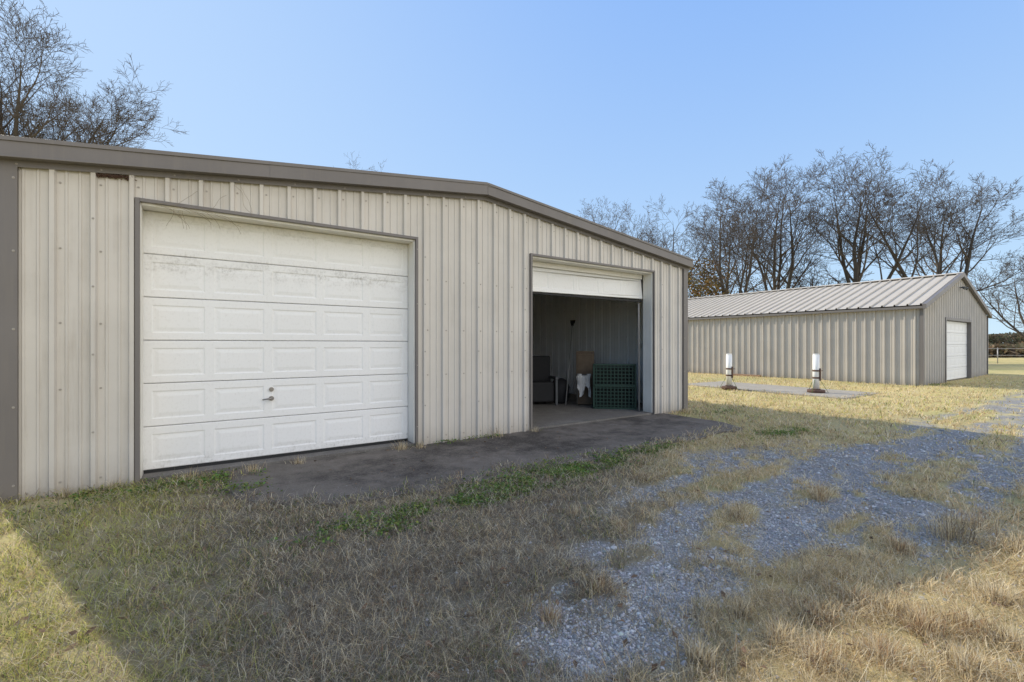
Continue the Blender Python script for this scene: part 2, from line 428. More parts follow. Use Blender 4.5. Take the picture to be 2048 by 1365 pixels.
DY=6.55
mb=MB(); zs=[(.085+i*.4885,.085+(i+1)*.4885) for i in range(6)]
door_sections(mb,-.535,2.575,DY,zs)
G1=mb.obj('garage_door',M_DOOR,A); G1['label']='closed white raised-panel overhead door with mildew stains'
mb=MB(); mb.box((-.535,DY+.005,.05),(2.575,DY+.04,.0845)); mb.obj('bottom_seal',M_RUBBER,G1)
mb=MB()
mb.tube([(.745,DY-.001,.93),(.745,DY-.012,.93)],.028,16); mb.tube([(.745,DY-.012,.93),(.745,DY-.022,.93)],.016,12)
mb.obj('door_lock',M_CHROME,G1)
mb=MB()
mb.tube([(.745,DY-.001,.815),(.745,DY-.010,.815)],.03,16); mb.tube([(.745,DY-.01,.815),(.745,DY-.045,.815)],.010,10)
mb.tube([(.76,DY-.045,.817),(.70,DY-.05,.815),(.64,DY-.046,.806)],[.012,.010,.007],10)
mb.obj('door_handle',M_CHROME,G1)
def pl(p):
    x,y,z=p; s=(x-4.75)/3.2
    return (x,y+.10*(z-2.47)+.03*math.sin(s*6),z+.012*math.sin(s*math.pi*2)+.035*s-(.02*math.sin(s*math.pi)))
mb=MB()
door_sections(mb,4.76,7.93,DY+.03,[(2.46,2.93)],5,.045,pl)
G2=mb.obj('garage_door',M_DOOR2,A); G2['label']='raised white overhead door, bottom panel sagging below header'
for i in range(4):
    mb=MB(); mb.box((4.78,DY+.22+i*.5,2.96+.02*i),(7.85,DY+.70+i*.5,3.0+.02*i)); mb.obj('overhead_section',M_DOOR2,G2)
mb=MB(); mb.box((4.76,DY+.025,2.425),(5.9,DY+.07,2.452)); mb.box((5.9,DY+.03,2.425),(7.93,DY+.07,2.462)); mb.obj('bottom_seal',M_RUBBER,G2)
for xx in (4.80,7.90):
    mb=MB(); mb.tube([(xx,DY+.09,.06),(xx,DY+.10,2.5),(xx,DY+.2,2.85),(xx,DY+.5,3.02),(xx,DY+2.6,3.08)],.022,6)
    mb.obj('door_track',M_POLE,G2)
for i,(a,b_,t) in enumerate(OPEN):
    mb=MB()
    mb.box((a-.03,BY0+.001,0.051),(a+.012,DY+.02,t)); 
    wj=.02
    mb.box((b_-wj,BY0+.001,0.051),(b_+.03,DY+.02,t))
    mb.box((a+.0125,BY0+.001,t-.035),(b_-wj-.0005,DY+.02,t))
    if i==1: mb.box((a+.013,DY+.0205,t-.13),(b_-.0405,DY+.03,t-.036))
    mb.obj('door_jamb',M_JAMB,A,bevel=.004)
    mb=MB()
    mb.box((a-.038,BY0-.044,-.03),(a+.002,BY0+.0,t+.030)); mb.box((b_-.002,BY0-.044,-.03),(b_+.034,BY0+.0,t+.030))
    mb.box((a+.0025,BY0-.042,t-.008),(b_-.0025,BY0+.0,t+.030))
    for z in (.3,1.2,2.1,2.9): add_screw(mb,b_+.018,BY0-.044,z,(0,-1),1,.007)
    mb.obj('door_trim',[M_TRIM,M_SCREW],A,bevel=.003)
mb=MB(); mb.box((BX0+.02,BY0+.004,-.05),(BX1-.02,BY1-.02,.05)); mb.obj('floor_slab',M_FLOOR,A)
mb=MB(); mb.box((BX1-.05,7.55,1.42),(BX1-.001,7.62,1.53)); mb.obj('outlet_box',M_PVC,A,bevel=.004)
mb=MB(); rr=random.Random(3)
for i in range(220):
    x=-.76+max(-.17,min(.17,rr.gauss(0,.075))); z=rline(x)-.122+rr.gauss(0,.008); y=BY0-.012-rr.random()*.02
    d=Vector((rr.uniform(-1,1),rr.uniform(-.3,.1),rr.uniform(-.5,.3)))*.035
    mb.tube([(x,y,z),(x+d.x,y+d.y,z+d.z)],.005,3)
mb.obj('mud_nest',M_RUST,A)
mb=MB()
def vine(p,steps,step,dx,dz,wob=.6,r=.0018):
    pts=[Vector(p)]; d=Vector((dx,-.05,dz)).normalized()
    for i in range(steps):
        d=(d+Vector((rr.uniform(-1,1)*wob,rr.uniform(-.2,.2)*wob,rr.uniform(-1,.6)*wob))).normalized()
        q=pts[-1]+d*step; q.y=min(BY0-.046,max(BY0-.09,q.y)); pts.append(q)
    mb.tube(pts,r,4)
for i in range(10): vine((-.50+i*.07,BY0-.05,3.03+rr.uniform(-.01,.01)),8,.045,1,-.02,.4)
for i in range(3): vine((-.25+i*.04,BY0-.05,3.0),6,.035,.3,-1,.4)
for i in range(2): vine((.33+i*.06,BY0-.05,3.38),8,.045,.5,-1,.5)
mb.obj('dry_vine',M_VINE,A)

# ================= BUILDING 2 =================
CX0,CX1,CY0,CY1=21.7,31.6,5.25,21.0
CXC=(CX0+CX1)/2; CE,CR=2.92,4.45
B=empty('metal_storage_building',(CXC,(CY0+CY1)/2,0),'long tan ribbed metal building with pitched roof and white end door','building')
def cz(x): return CE+(CR-CE)*(1-abs(x-CXC)/((CX1-CX0)/2))
mb=MB(); prof=rib_profile(CX0,CX1,CX0+.2)
wall_sheet(mb,lambda s,o:(s,CY0-o),-.08,lambda s:cz(s)-.01,prof,[(24.57,28.45,2.5)],[CXC]); mb.obj('gable_wall',M_WALL2,B)
mb=MB(); wall_sheet(mb,lambda s,o:(s,CY1+o),-.08,lambda s:cz(s)-.01,prof,(),[CXC]); mb.obj('gable_wall',M_WALL2,B)
prof=rib_profile(CY0,CY1,CY0+.2,.305,.06)
mb=MB(); wall_sheet(mb,lambda s,o:(CX0-o,s),-.08,lambda s:CE,prof); mb.obj('side_wall',M_WALL2,B)
mb=MB(); wall_sheet(mb,lambda s,o:(CX1+o,s),-.08,lambda s:CE,prof); mb.obj('side_wall',M_WALL2,B)
mb=MB(); roof_sheet(mb,CX0-.18,CX1+.18,CY0-.12,CY1+.1,CE+.03,CR+.06,.38,CY0,.055)
RF2=mb.obj('roof',M_ROOF,B)
mb=MB(); mb.prism_y([(CXC-.2,CR+.07),(CXC+.2,CR+.07),(CXC+.04,CR+.13),(CXC-.04,CR+.13)],CY0-.13,CY1+.1); mb.obj('ridge_cap',M_ROOF,RF2)
mb=MB(); sl=(CR-CE)/((CX1-CX0)/2)
rake(mb,CX0-.2,CXC,CE-.2*sl,CR,CY0-.16,CY0-.05,-.06,.12); rake(mb,CXC+.002,CX1+.2,CR,CE-.2*sl,CY0-.16,CY0-.05,-.06,.12)
mb.obj('rake_fascia',M_TRIM,B,bevel=.006)
for a_,b2 in ((CX0-.20,CX0-.07),(CX1+.07,CX1+.20)):
    mb=MB(); mb.box((a_,CY0-.048,CE-.10),(b2,CY1+.1,CE-.01)); mb.obj('eave_trim',M_TRIM,B)
for xs,sg in ((CX0,-1),(CX1,1)):
    mb=MB(); mb.box((xs+sg*.066,CY0-.047,-.05),(xs-sg*.06,CY0-.039,CE-.1)); mb.box((xs+sg*.066,CY0-.039,-.05),(xs+sg*.062,CY0+.06,CE-.1)); mb.obj('corner_trim',M_TRIM,B)
mb=MB(); door_sections(mb,24.6,28.42,CY0+.1,[(.04+i*.49,.04+(i+1)*.49) for i in range(5)],6); mb.obj('garage_door',M_DOOR2,B)
mb=MB(); mb.box((24.48,CY0-.045,0),(24.6,CY0+.12,2.5)); mb.box((28.42,CY0-.045,0),(28.54,CY0+.12,2.5)); mb.box((24.48,CY0-.047,2.5),(28.54,CY0+.12,2.6)); mb.obj('door_trim',M_TRIM,B)
mb=MB(); mb.box((CX0+.06,CY0+.13,-.05),(CX1-.06,CY1-.06,.03)); mb.obj('floor_slab',M_FLOOR,B)
for sx_ in (-1,1):
    mb=MB(); mb.tube([(26.6+sx_*.02,CY0-.04,3.93),(26.6+sx_*.14,CY0-.13,3.92)],.018,8)
    mb.tube([(26.6+sx_*.14,CY0-.12,3.93),(26.6+sx_*.18,CY0-.24,3.87)],[.03,.07],12)
    mb.obj('flood_light',M_GREYM,B)

# ================= masks for the ground =================
def polyline_y(x,pts):
    xs=[p[0] for p in pts]; ys=[p[1] for p in pts]; return np.interp(x,xs,ys)
UP=[(.6,1.1),(1.3,1.95),(2.3,2.5),(3.4,3.15),(5.6,3.9),(8,3.4),(10,3.1),(14,2.9),(40,3.0)]
LO=[(.6,1.9),(1.3,1.42),(2.0,1.3),(2.8,1.42),(4.4,1.0),(5.6,.55),(8,-.3),(14,-1.0),(40,-4)]
ISL=[(7.0,1.58,1.2,.23),(5.3,2.78,1.4,.20),(5.2,2.05,.33,.17),(3.97,2.2,.4,.16),(3.4,1.42,.65,.18),(2.5,2.2,.25,.14),(8.9,3.0,1.8,.36),(2.9,2.6,.5,.09),(6.6,.7,1.2,.25),(10.5,1.6,1.5,.25),(4.6,3.35,.55,.14),(12.5,2.4,2.2,.25),(9.0,.6,1.4,.3),(2.0,2.05,.2,.09),(4.5,1.55,.5,.09)]
def gravel_mask(x,y):
    x=np.asarray(x,float); y=np.asarray(y,float)
    n=fbm(x,y,1.6,1,4)-.5; n2=fbm(x*.6,y*2.2,1.5,4,4)-.5; n3=fbm(x,y,9,7,2)-.5
    e=.9*n+.45*n3
    up=polyline_y(x,UP); lo=polyline_y(x,LO)
    d=np.minimum(up-y,y-lo)+e*.85
    d=np.minimum(d,(x-1.25)+e*.7)
    m=sstep(-.12,.30,d)
    isl=np.zeros_like(x)
    for cx,cy,rx,ry in ISL:
        isl=np.maximum(isl,1.3-np.sqrt(((x-cx)/rx)**2+((y-cy)/ry)**2))
    isl=isl+e*1.7
    m=m*(1-sstep(.02,.68,isl))
    m=m*(1-.9*sstep(.07,.25,n2+n3*.5))
    return np.clip(m,0,1)
AP=[(.10,6.33),(.12,5.85),(.28,5.15),(.75,4.62),(1.35,4.34),(2.7,4.27),(4.5,4.33),(6.3,4.30),(7.95,4.36),(8.25,4.9),(8.30,6.33)]
APF=[(0.1,5.85),(.28,5.15),(.75,4.62),(1.35,4.34),(8.2,4.33)]
def in_apron(x,y,mrg=0.0):
    yf=polyline_y(x,APF)
    return (x>.10+mrg)&(x<8.28-mrg)&(y>yf+mrg)&(y<6.34)
SL=[(14.6,5.2),(17.1,5.1),(17.4,10.4),(14.9,10.6)]
def in_slab(x,y,mrg=0): return (x>14.7+mrg)&(x<17.2-mrg)&(y>5.2+mrg)&(y<10.4-mrg)
def in_bld(x,y): return ((x>BX0)&(x<BX1)&(y>BY0-.01)&(y<BY1))|((x>CX0)&(x<CX1)&(y>CY0)&(y<CY1))
def ground_h(x,y):
    h=(fbm(x,y,1.2,20,4)-.5)*.07+(fbm(x,y,7,30,3)-.5)*.03
    far=sstep(6,40,np.hypot(x,y)); h=h+far*(fbm(x,y,.08,40,2)-.5)*.25
    g=gravel_mask(x,y); h=h+(1-g)*.012
    near=in_apron(x,y,-.25)|in_bld(x,y)|in_slab(x,y)
    h=h-.01
    dw=np.clip((BY0-y)/1.5,0,1)*1.0
    k=np.where((x>BX0-1)&(x<BX1+1)&(y>BY0-1.5),dw,1.0)
    h=h*np.where(y<BY0-1.5,1,k)-.004
    return np.where(near,np.minimum(h,-.012),h)

def axis(lo,hi,step,far,r=1.16):
    a=list(np.arange(lo,hi,step)); s=step; x=a[-1]
    while x<far: s*=r; x+=s; a.append(x)
    s=step; x=lo; b=[]
    while x>-far: s*=r; x-=s; b.append(x)
    return np.array(b[::-1]+a)
gx=axis(-3.5,17,.04,1500); gy=axis(-2,9,.04,1500)
X,Y=np.meshgrid(gx,gy,indexing='ij'); Z=ground_h(X,Y)
V=np.stack([X,Y,Z],-1).reshape(-1,3); nx,ny=len(gx),len(gy)
I=np.arange(nx*ny).reshape(nx,ny)
F=np.stack([I[:-1,:-1],I[1:,:-1],I[1:,1:],I[:-1,1:]],-1).reshape(-1,4)
g=gravel_mask(X,Y).reshape(-1)
cl=np.zeros((len(V),3)); cl[:,0]=g
cl[:,1]=np.maximum(sstep(.2,1.1,(V[:,0]-1.3)*.45+(1.9-V[:,1])*.5),sstep(.5,-1.0,V[:,0])); cl[:,2]=fbm(V[:,0],V[:,1],2,50,4)  # green channel: dry turf and sunlit ground that is painted brighter
mg,nt,b=newmat('ground_soil_gravel_turf')
at=N(nt,'ShaderNodeAttribute',attribute_name='Col'); sp=N(nt,'ShaderNodeSeparateColor'); L(nt,at.outputs['Color'],sp.inputs[0])
P=pos(nt)
n1=noise(nt,P,3,6,.65); n2=noise(nt,P,60,4,.7); n3=noise(nt,P,.25,5,.6); n4=noise(nt,P,.9,5,.6)
turf=mix(nt,ramp(nt,n1,[(.35,0),(.65,1)]),(.12,.10,.07),(.22,.19,.13))
turf=mix(nt,math_(nt,'MULTIPLY',ramp(nt,n2,[(.4,0),(.7,1)]),.5),turf,(.34,.29,.20))
far=mix(nt,ramp(nt,n3,[(.35,0),(.65,1)]),(.56,.44,.20),(.38,.36,.15))
far=mix(nt,math_(nt,'MULTIPLY',ramp(nt,n4,[(.4,0),(.7,1)]),.6),far,(.60,.48,.27))
far=mix(nt,math_(nt,'MULTIPLY',ramp(nt,n1,[(.5,0),(.7,1)]),.4),far,(.30,.24,.13))
gn=N(nt,'ShaderNodeNewGeometry'); ln=N(nt,'ShaderNodeVectorMath',operation='LENGTH'); L(nt,gn.outputs['Position'],ln.inputs[0])
turf=mix(nt,math_(nt,'MAXIMUM',maprange(nt,ln.outputs['Value'],7,14),math_(nt,'MULTIPLY',sp.outputs[1],.75)),turf,far)  # besides dryness, sunlit turf at left and front gets brighter colour
vo=N(nt,'ShaderNodeTexVoronoi'); vo.inputs['Scale'].default_value=95; L(nt,P,vo.inputs['Vector'])
vs=N(nt,'ShaderNodeSeparateColor'); L(nt,vo.outputs['Color'],vs.inputs[0])
gr=ramp(nt,vs.outputs[0],[(0,(.18,.18,.18)),(.5,(.285,.283,.28)),(1,(.42,.42,.41))])
gr=mix(nt,math_(nt,'MULTIPLY',ramp(nt,n1,[(.4,0),(.7,1)]),.55),gr,(.21,.185,.15))
gr=mix(nt,math_(nt,'MULTIPLY',ramp(nt,vo.outputs['Distance'],[(.4,0),(.8,1)]),.5),gr,(.12,.11,.10))
c=mix(nt,sp.outputs[0],turf,gr)
L(nt,c,b.inputs['Base Color']); b.inputs['Roughness'].default_value=.95; b.inputs['Specular IOR Level'].default_value=.1
hh=math_(nt,'ADD',math_(nt,'MULTIPLY',vo.outputs['Distance'],-.8),n2)
bump(nt,b,hh,.6,.01)
gr_o=fast_mesh('ground',V,[F],mg,colors=cl,smooth=True); gr_o['kind']='structure'

mb=MB()
rr=random.Random(9); out=[]
for i,(p,q) in enumerate(zip(AP,AP[1:])):
    n=max(2,int(math.hypot(q[0]-p[0],q[1]-p[1])/.06))
    for k in range(n):
        f=k/n; x=p[0]+(q[0]-p[0])*f; y=p[1]+(q[1]-p[1])*f
        j=0 if (i==0 and k==0) else 1
        wv=float(fbm(np.array(x),np.array(y),3,120,4)-.5)*.26
        out.append((x+(rr.gauss(0,.006)+wv*.5)*j,y+(rr.gauss(0,.008)+wv)*j))
out.append(AP[-1]); out=[(x,min(y,6.329)) for x,y in out]
n=len(out); mb.poly([(x,y,.018) for x,y in out][::1])
for i in range(n):
    a=out[i]; c=out[(i+1)%n]; mb.quad((a[0],a[1],-.1),(c[0],c[1],-.1),(c[0],c[1],.018),(a[0],a[1],.018))
o=mb.obj('concrete_apron',M_APRON); o['kind']='structure'
mb=MB(); mb.poly([(x,y,.03) for x,y in SL])
for i in range(4):
    a=SL[i]; c=SL[(i+1)%4]; mb.quad((a[0],a[1],-.1),(c[0],c[1],-.1),(c[0],c[1],.03),(a[0],a[1],.03))
o=mb.obj('concrete_pad',M_SLAB); o['kind']='structure'

# ================= grass =================
def sample(n,t0,t1,half=1.12):
    ang=RNG.uniform(-half,half,n); t=np.exp(RNG.uniform(math.log(t0),math.log(t1),n))
    a=ang+math.pi/2+YAW
    return t*np.cos(a),t*np.sin(a),t
def blades(x,y,z,Lh,W,lean,az,col):
    n=len(x); ca,sa=np.cos(az),np.sin(az)
    tw=az+math.pi/2+RNG.normal(0,.5,n); px,py=np.cos(tw)*W/2,np.sin(tw)*W/2
    l1=lean*.7; l2=np.minimum(lean*1.3,1.75)
    mx=x+ca*np.sin(l1)*Lh*.5; my=y+sa*np.sin(l1)*Lh*.5; mz=z+np.cos(l1)*Lh*.5
    tx=mx+ca*np.sin(l2)*Lh*.5+RNG.normal(0,.14,n)*Lh; ty=my+sa*np.sin(l2)*Lh*.5+RNG.normal(0,.14,n)*Lh; tz=np.maximum(mz+np.cos(l2)*Lh*.5,z+.004)
    V=np.empty((n,5,3),np.float32)
    V[:,0]=np.stack([x-px,y-py,z-.004],-1); V[:,1]=np.stack([x+px,y+py,z-.004],-1)
    V[:,2]=np.stack([mx-px*.8,my-py*.8,mz],-1); V[:,3]=np.stack([mx+px*.8,my+py*.8,mz],-1)
    V[:,4]=np.stack([tx,ty,tz],-1)
    i=np.arange(n)[:,None]*5
    Q=i+np.array([[0,1,3,2]]); T=i+np.array([[2,3,4]])
    return V.reshape(-1,3),Q,T,np.repeat(col,5,axis=0)
PAL=dict(straw=(.70,.55,.31),pale=(.80,.70,.50),brown=(.27,.195,.13),rust=(.50,.32,.18),green=(.14,.20,.055),ygreen=(.56,.55,.17),gray=(.36,.325,.265))
def palette(n,w):
    ks=list(w); p=np.stack([np.broadcast_to(np.asarray(w[k],float),(n,)) for k in ks],-1); p=p/p.sum(1,keepdims=True)
    cum=np.cumsum(p,1); r=RNG.random(n)[:,None]; idx=np.minimum((r>cum).sum(1),len(ks)-1)
    C=np.array([PAL[k] for k in ks])[idx]; return C*RNG.uniform(.55,1.2,n)[:,None]
x,y,t=sample(640000,1.25,32)
g=gravel_mask(x,y)
clump=fbm(x,y,6,60,3); clump2=fbm(x,y,1.5,66,3)
keep=(RNG.random(len(x))<np.clip(1.0-g*1.0,np.clip((clump-.54)*1.6,.05,.35),1)*np.clip((clump-.3)*3.2,.12,1))&~in_bld(x,y)&~(in_slab(x,y,.12)|(in_slab(x,y)&(RNG.random(len(x))<.4)))
edge=.8*fbm(x,y,2.5,70,3)**1.5
dE=np.minimum(y-polyline_y(x,APF),x-.1)
keep&=~in_apron(x,y,0)|(RNG.random(len(x))<.85*np.clip(1-dE/(edge+.02),0,1))
x,y,t,g,clump,clump2=[a[keep] for a in (x,y,t,g,clump,clump2)]
n=len(x); z=np.maximum(ground_h(x,y),np.where(in_apron(x,y,0),.016,np.where(in_slab(x,y),.028,-1)))
dryf=sstep(.0,1.0,(x-1.3)*.45+(1.9-y)*.5)
farf=sstep(6.5,11,t)
leftg=sstep(.5,-.7,x)
gp=fbm(x,y,1.1,80,4)
greenw=np.clip((gp-.45)*3.0,.01,1)*(1-dryf*.9)
sh=(1-dryf)*(1-farf)
col=palette(n,dict(straw=.25+1.0*dryf+1.4*farf+.3*leftg,pale=.3+.75*dryf+.1*farf,brown=.65*sh*(1-.6*leftg)+.06+.25*farf,rust=.06+.22*dryf*np.clip((clump2-.45)*4,0,1),green=greenw*.6+leftg*.2+.25*farf*np.clip((gp-.4)*4,0,1),ygreen=greenw*.25+leftg*1.9+farf*.6,gray=1.3*sh*(1-.7*leftg)))  # blade colours carry light too: greyer in building shade, yellower on sunlit left
Lh=(RNG.uniform(.035,.085,n)+.08*np.clip(clump-.5,0,1)*RNG.random(n))*(1+.08*t.clip(0,8))
Lh*=np.where(g>.5,.6,1)
W=np.clip(.0010*t,.0018,.014)*RNG.uniform(.7,1.3,n)
lean=np.clip(RNG.normal(1.1,.35,n),.15,1.5)
az=RNG.uniform(0,2*math.pi,n)*1.0+ (clump2*9)
v,Q,T,c=blades(x,y,z,Lh,W,lean,az,col)
o=fast_mesh('grass',v,[Q,T],M_GRASS,colors=c); o['kind']='stuff'

x,y,t=sample(140000,1.25,9); g=gravel_mask(x,y)
k=(RNG.random(len(x))<np.clip(1.05-g*1.0,.03,1)*np.clip((fbm(x,y,3,140,3)-.3)*3,.1,1))&~in_bld(x,y)&~in_apron(x,y,0.05)
x,y,t=x[k],y[k],t[k]; n=len(x)
dryf=sstep(.0,1.0,(x-1.3)*.45+(1.9-y)*.5); lf=sstep(.5,-.7,x)
v,Q,T,c=blades(x,y,ground_h(x,y)+RNG.uniform(.005,.06,n),RNG.uniform(.05,.17,n),np.clip(.0008*t,.0014,.006),RNG.normal(1.4,.15,n),RNG.uniform(0,6.28,n),palette(n,dict(straw=.35+dryf,pale=.65,brown=.35,gray=.8*(1-dryf),ygreen=1.2*lf,rust=.08+.08*dryf)))  # straw tinted likewise, grey for the shaded lawn, yellow-green for the sunlit left
o=fast_mesh('matted_straw',v,[Q,T],M_GRASS,colors=c); o['kind']='stuff'

x,y,t=sample(14000,1.3,14); g=gravel_mask(x,y)
k=(g<.4)&~in_bld(x,y)&~in_apron(x,y,-.03)&~in_slab(x,y)&(fbm(x,y,2.5,90,3)>.52)
x,y,t=x[k],y[k],t[k]; n=len(x)
v,Q,T,c=blades(x,y,ground_h(x,y),RNG.uniform(.06,.15,n),np.clip(.0009*t,.0016,.008),np.clip(RNG.normal(.8,.35,n),.05,1.4),RNG.uniform(0,6.28,n),palette(n,dict(straw=.6,pale=.6,brown=.5,rust=.15)))
o=fast_mesh('dry_seed_stalks',v,[Q,T],M_GRASS,colors=c); o['kind']='stuff'

WZ=[(1.0,3.72,.3,.12,1500),(1.6,3.80,.4,.15,3800),(2.4,3.92,.5,.16,6400),(3.3,4.02,.55,.19,9500),(4.2,4.14,.5,.15,5200),(5.2,4.22,.5,.1,2200),(8.0,3.75,.6,.16,3000),(-.1,5.95,.35,.16,1600),(-.9,5.9,.5,.25,1200),(.35,5.6,.15,.3,800),(3.95,6.22,.5,.07,350),(3.0,6.2,.3,.05,200),(9.6,5.8,.5,.25,900),(22.6,5.0,.9,.15,500)]
xs=[];ys=[]
for cx,cy,sx_,sy,m_ in WZ:
    xs.append(RNG.normal(cx,sx_*.8,m_)); ys.append(RNG.normal(cy,sy*.9,m_))
x=np.concatenate(xs); y=np.concatenate(ys); kk=(fbm(x,y,4,95,3)+RNG.normal(0,.05,len(x))>.44)&(y<BY0-.05)|(x>20); x=x[kk]; y=y[kk]; n=len(x)
hh=RNG.uniform(.005,.06,n); s=RNG.uniform(.005,.012,n); z=np.maximum(ground_h(x,y),np.where(in_apron(x,y,0),.018,-1))+hh
nrm=RNG.normal(0,.55,(n,3)); nrm[:,2]=1; nrm/=np.linalg.norm(nrm,axis=1,keepdims=True)
a1=np.cross(nrm,np.array([1,0,0.])); a1/=np.linalg.norm(a1,axis=1,keepdims=True); a2=np.cross(nrm,a1)
K=6; th=RNG.uniform(0,6.28,n)
Vv=np.empty((n,K,3))
for k in range(K):
    r=s*(1.0 if k%3 else 1.35); ang=th+k*2*math.pi/K
    Vv[:,k]=np.stack([x,y,z],-1)+(a1*np.cos(ang)[:,None]+a2*np.sin(ang)[:,None])*r[:,None]
Fk=np.arange(n)[:,None]*K+np.arange(K)[None]
cg=np.array([(.13,.23,.055)])*RNG.uniform(.4,1.5,n)[:,None]; cg[:,0]*=RNG.uniform(.8,1.7,n)
o=fast_mesh('clover_weeds',Vv.reshape(-1,3),[Fk],M_LEAF,colors=np.repeat(cg,K,axis=0)); o['kind']='stuff'

x,y,t=sample(800,1.4,9); k=~in_bld(x,y); x,y=x[k],y[k]; n=len(x)
z=np.maximum(ground_h(x,y),np.where(in_apron(x,y,0),.018,-1))+np.where(in_apron(x,y,0),.008,.045); s=RNG.uniform(.012,.030,n)
th=RNG.uniform(0,6.28,n); Vv=np.empty((n,4,3))
for k,(a,b_) in enumerate(((1,0),(0,.5),(-1,0),(0,-.5))):
    Vv[:,k]=np.stack([x+s*(a*np.cos(th)-b_*np.sin(th)),y+s*(a*np.sin(th)+b_*np.cos(th)),z+RNG.uniform(-.008,.012,n)],-1)
cb=np.array([(.19,.125,.08)])*RNG.uniform(.5,1.6,n)[:,None]
o=fast_mesh('fallen_leaves',Vv.reshape(-1,3),[np.arange(n)[:,None]*4+np.arange(4)[None]],M_LEAF,colors=np.repeat(cb,4,axis=0)); o['kind']='stuff'

PHI=(1+5**.5)/2
ico=np.array([(-1,PHI,0),(1,PHI,0),(-1,-PHI,0),(1,-PHI,0),(0,-1,PHI),(0,1,PHI),(0,-1,-PHI),(0,1,-PHI),(PHI,0,-1),(PHI,0,1),(-PHI,0,-1),(-PHI,0,1)]); ico/=np.linalg.norm(ico[0])
icf=np.array([(0,11,5),(0,5,1),(0,1,7),(0,7,10),(0,10,11),(1,5,9),(5,11,4),(11,10,2),(10,7,6),(7,1,8),(3,9,4),(3,4,2),(3,2,6),(3,6,8),(3,8,9),(4,9,5),(2,4,11),(6,2,10),(8,6,7),(9,8,1)])
x,y,t=sample(230000,1.3,11,1.0); g=gravel_mask(x,y)
ap=in_apron(x,y,.05); apr=ap&(RNG.random(len(x))<.22*np.clip(1-(y-polyline_y(x,APF))/.8,0,1))
k=((RNG.random(len(x))<np.maximum(g*1.1-.05,.05*(t<5)*(x>.8)))&~ap|apr)&~in_bld(x,y)
x,y,t,g=x[k],y[k],t[k],g[k]; n=len(x); isap=in_apron(x,y,0)
s=np.exp(RNG.normal(math.log(.0046),.40,n))*(.75+.12*t)*np.where(isap,.6,1)
sc=RNG.uniform(.6,1.3,(n,3)); sc[:,2]*=.7
Vs=ico[None]*(1+RNG.normal(0,.13,(n,12,1)))*sc[:,None]*s[:,None,None]
th=RNG.uniform(0,6.28,n); c_,s2=np.cos(th)[:,None],np.sin(th)[:,None]
Vx=Vs[...,0]*c_-Vs[...,1]*s2; Vy=Vs[...,0]*s2+Vs[...,1]*c_
zb=np.maximum(ground_h(x,y),np.where(isap,.018,-1))
Vs=np.stack([Vx+x[:,None],Vy+y[:,None],Vs[...,2]+(zb+s*.2)[:,None]],-1)
Fs=(np.arange(n)[:,None,None]*12+icf[None]).reshape(-1,3)
cs=np.array([(.365,.362,.358)])*np.exp(RNG.normal(0,.28,n))[:,None]*np.where(isap,.5,1)[:,None]; cs=np.clip(cs*(1+RNG.normal(0,.03,(n,3))),.08,.62)
o=fast_mesh('gravel',Vs.reshape(-1,3),[Fs],M_STONE,colors=np.repeat(cs,12,axis=0)); o['kind']='stuff'

def weed(px,py,H,nst,label,spread=.6,tone='straw',grp='dry weeds at the gravel edge'):
    n=nst*11
    az=RNG.uniform(0,6.28,n); rad=np.abs(RNG.normal(0,.36*H,n)); x=px+np.cos(az)*rad; y=py+np.sin(az)*rad
    Lh=H*RNG.uniform(.3,1.05,n); lean=np.clip(np.abs(RNG.normal(.5,spread,n)),0,1.5)
    z=np.maximum(ground_h(x,y),np.where(in_apron(x,y,0),.018,-1))
    v,Q,T,c=blades(x,y,z,Lh,RNG.uniform(.0015,.003,n)*(1+.1*math.hypot(px,py)),lean,az+RNG.normal(0,.9,n),palette(n,{tone:.7,'straw':.5,'pale':.8,'brown':.35}))
    v=v-np.array([px,py,0])
    o=fast_mesh('dry_weed_clump',v,[Q,T],M_GRASS,loc=(px,py,0),colors=c)
    tag(o,label,'weed',grp)
for (u,v_,H,ns) in ((1640,1000,.17,24),(1480,1035,.15,22),(1900,1075,.26,26),(1960,1060,.24,16),(1800,1100,.15,24),(1710,1210,.16,34),(1560,1290,.16,34),(1850,1270,.16,38),(1990,1200,.18,38),(1400,1330,.15,34),(1280,960,.15,14),(1240,1060,.12,14),(1620,1150,.13,20),(2040,1110,.2,20),(1640,1340,.16,38),(1930,1345,.16,34),(1340,1010,.12,14),(1150,1030,.12,12),(1760,1320,.15,34),(1480,1230,.13,26),(1930,1270,.15,34),(1780,1230,.14,30),(2030,1300,.16,34),(1640,1240,.14,30),(1200,1180,.12,20),(1100,1240,.12,20)):
    p=uvt(u,v_); weed(p[0],p[1],H,ns,'dry straw-coloured weed clump on the gravel',.5,'rust' if (u+v_)%4==0 else 'straw')
for (px,py,H,ns) in ((2.35,6.2,.18,12),(2.6,6.15,.14,10),(3.93,6.2,.22,5),(.5,6.1,.16,9),(-.1,6.1,.2,10),(1.0,6.2,.12,8),(-1.6,6.1,.22,8),(8.9,6.1,.16,10),(4.7,6.2,.12,6),(-1.1,6.15,.14,10),(-.75,6.2,.14,10)):
    weed(px,py,H,ns,'dry weed sprouting at the foot of the metal wall',.5,'straw','dry weeds along the garage wall')
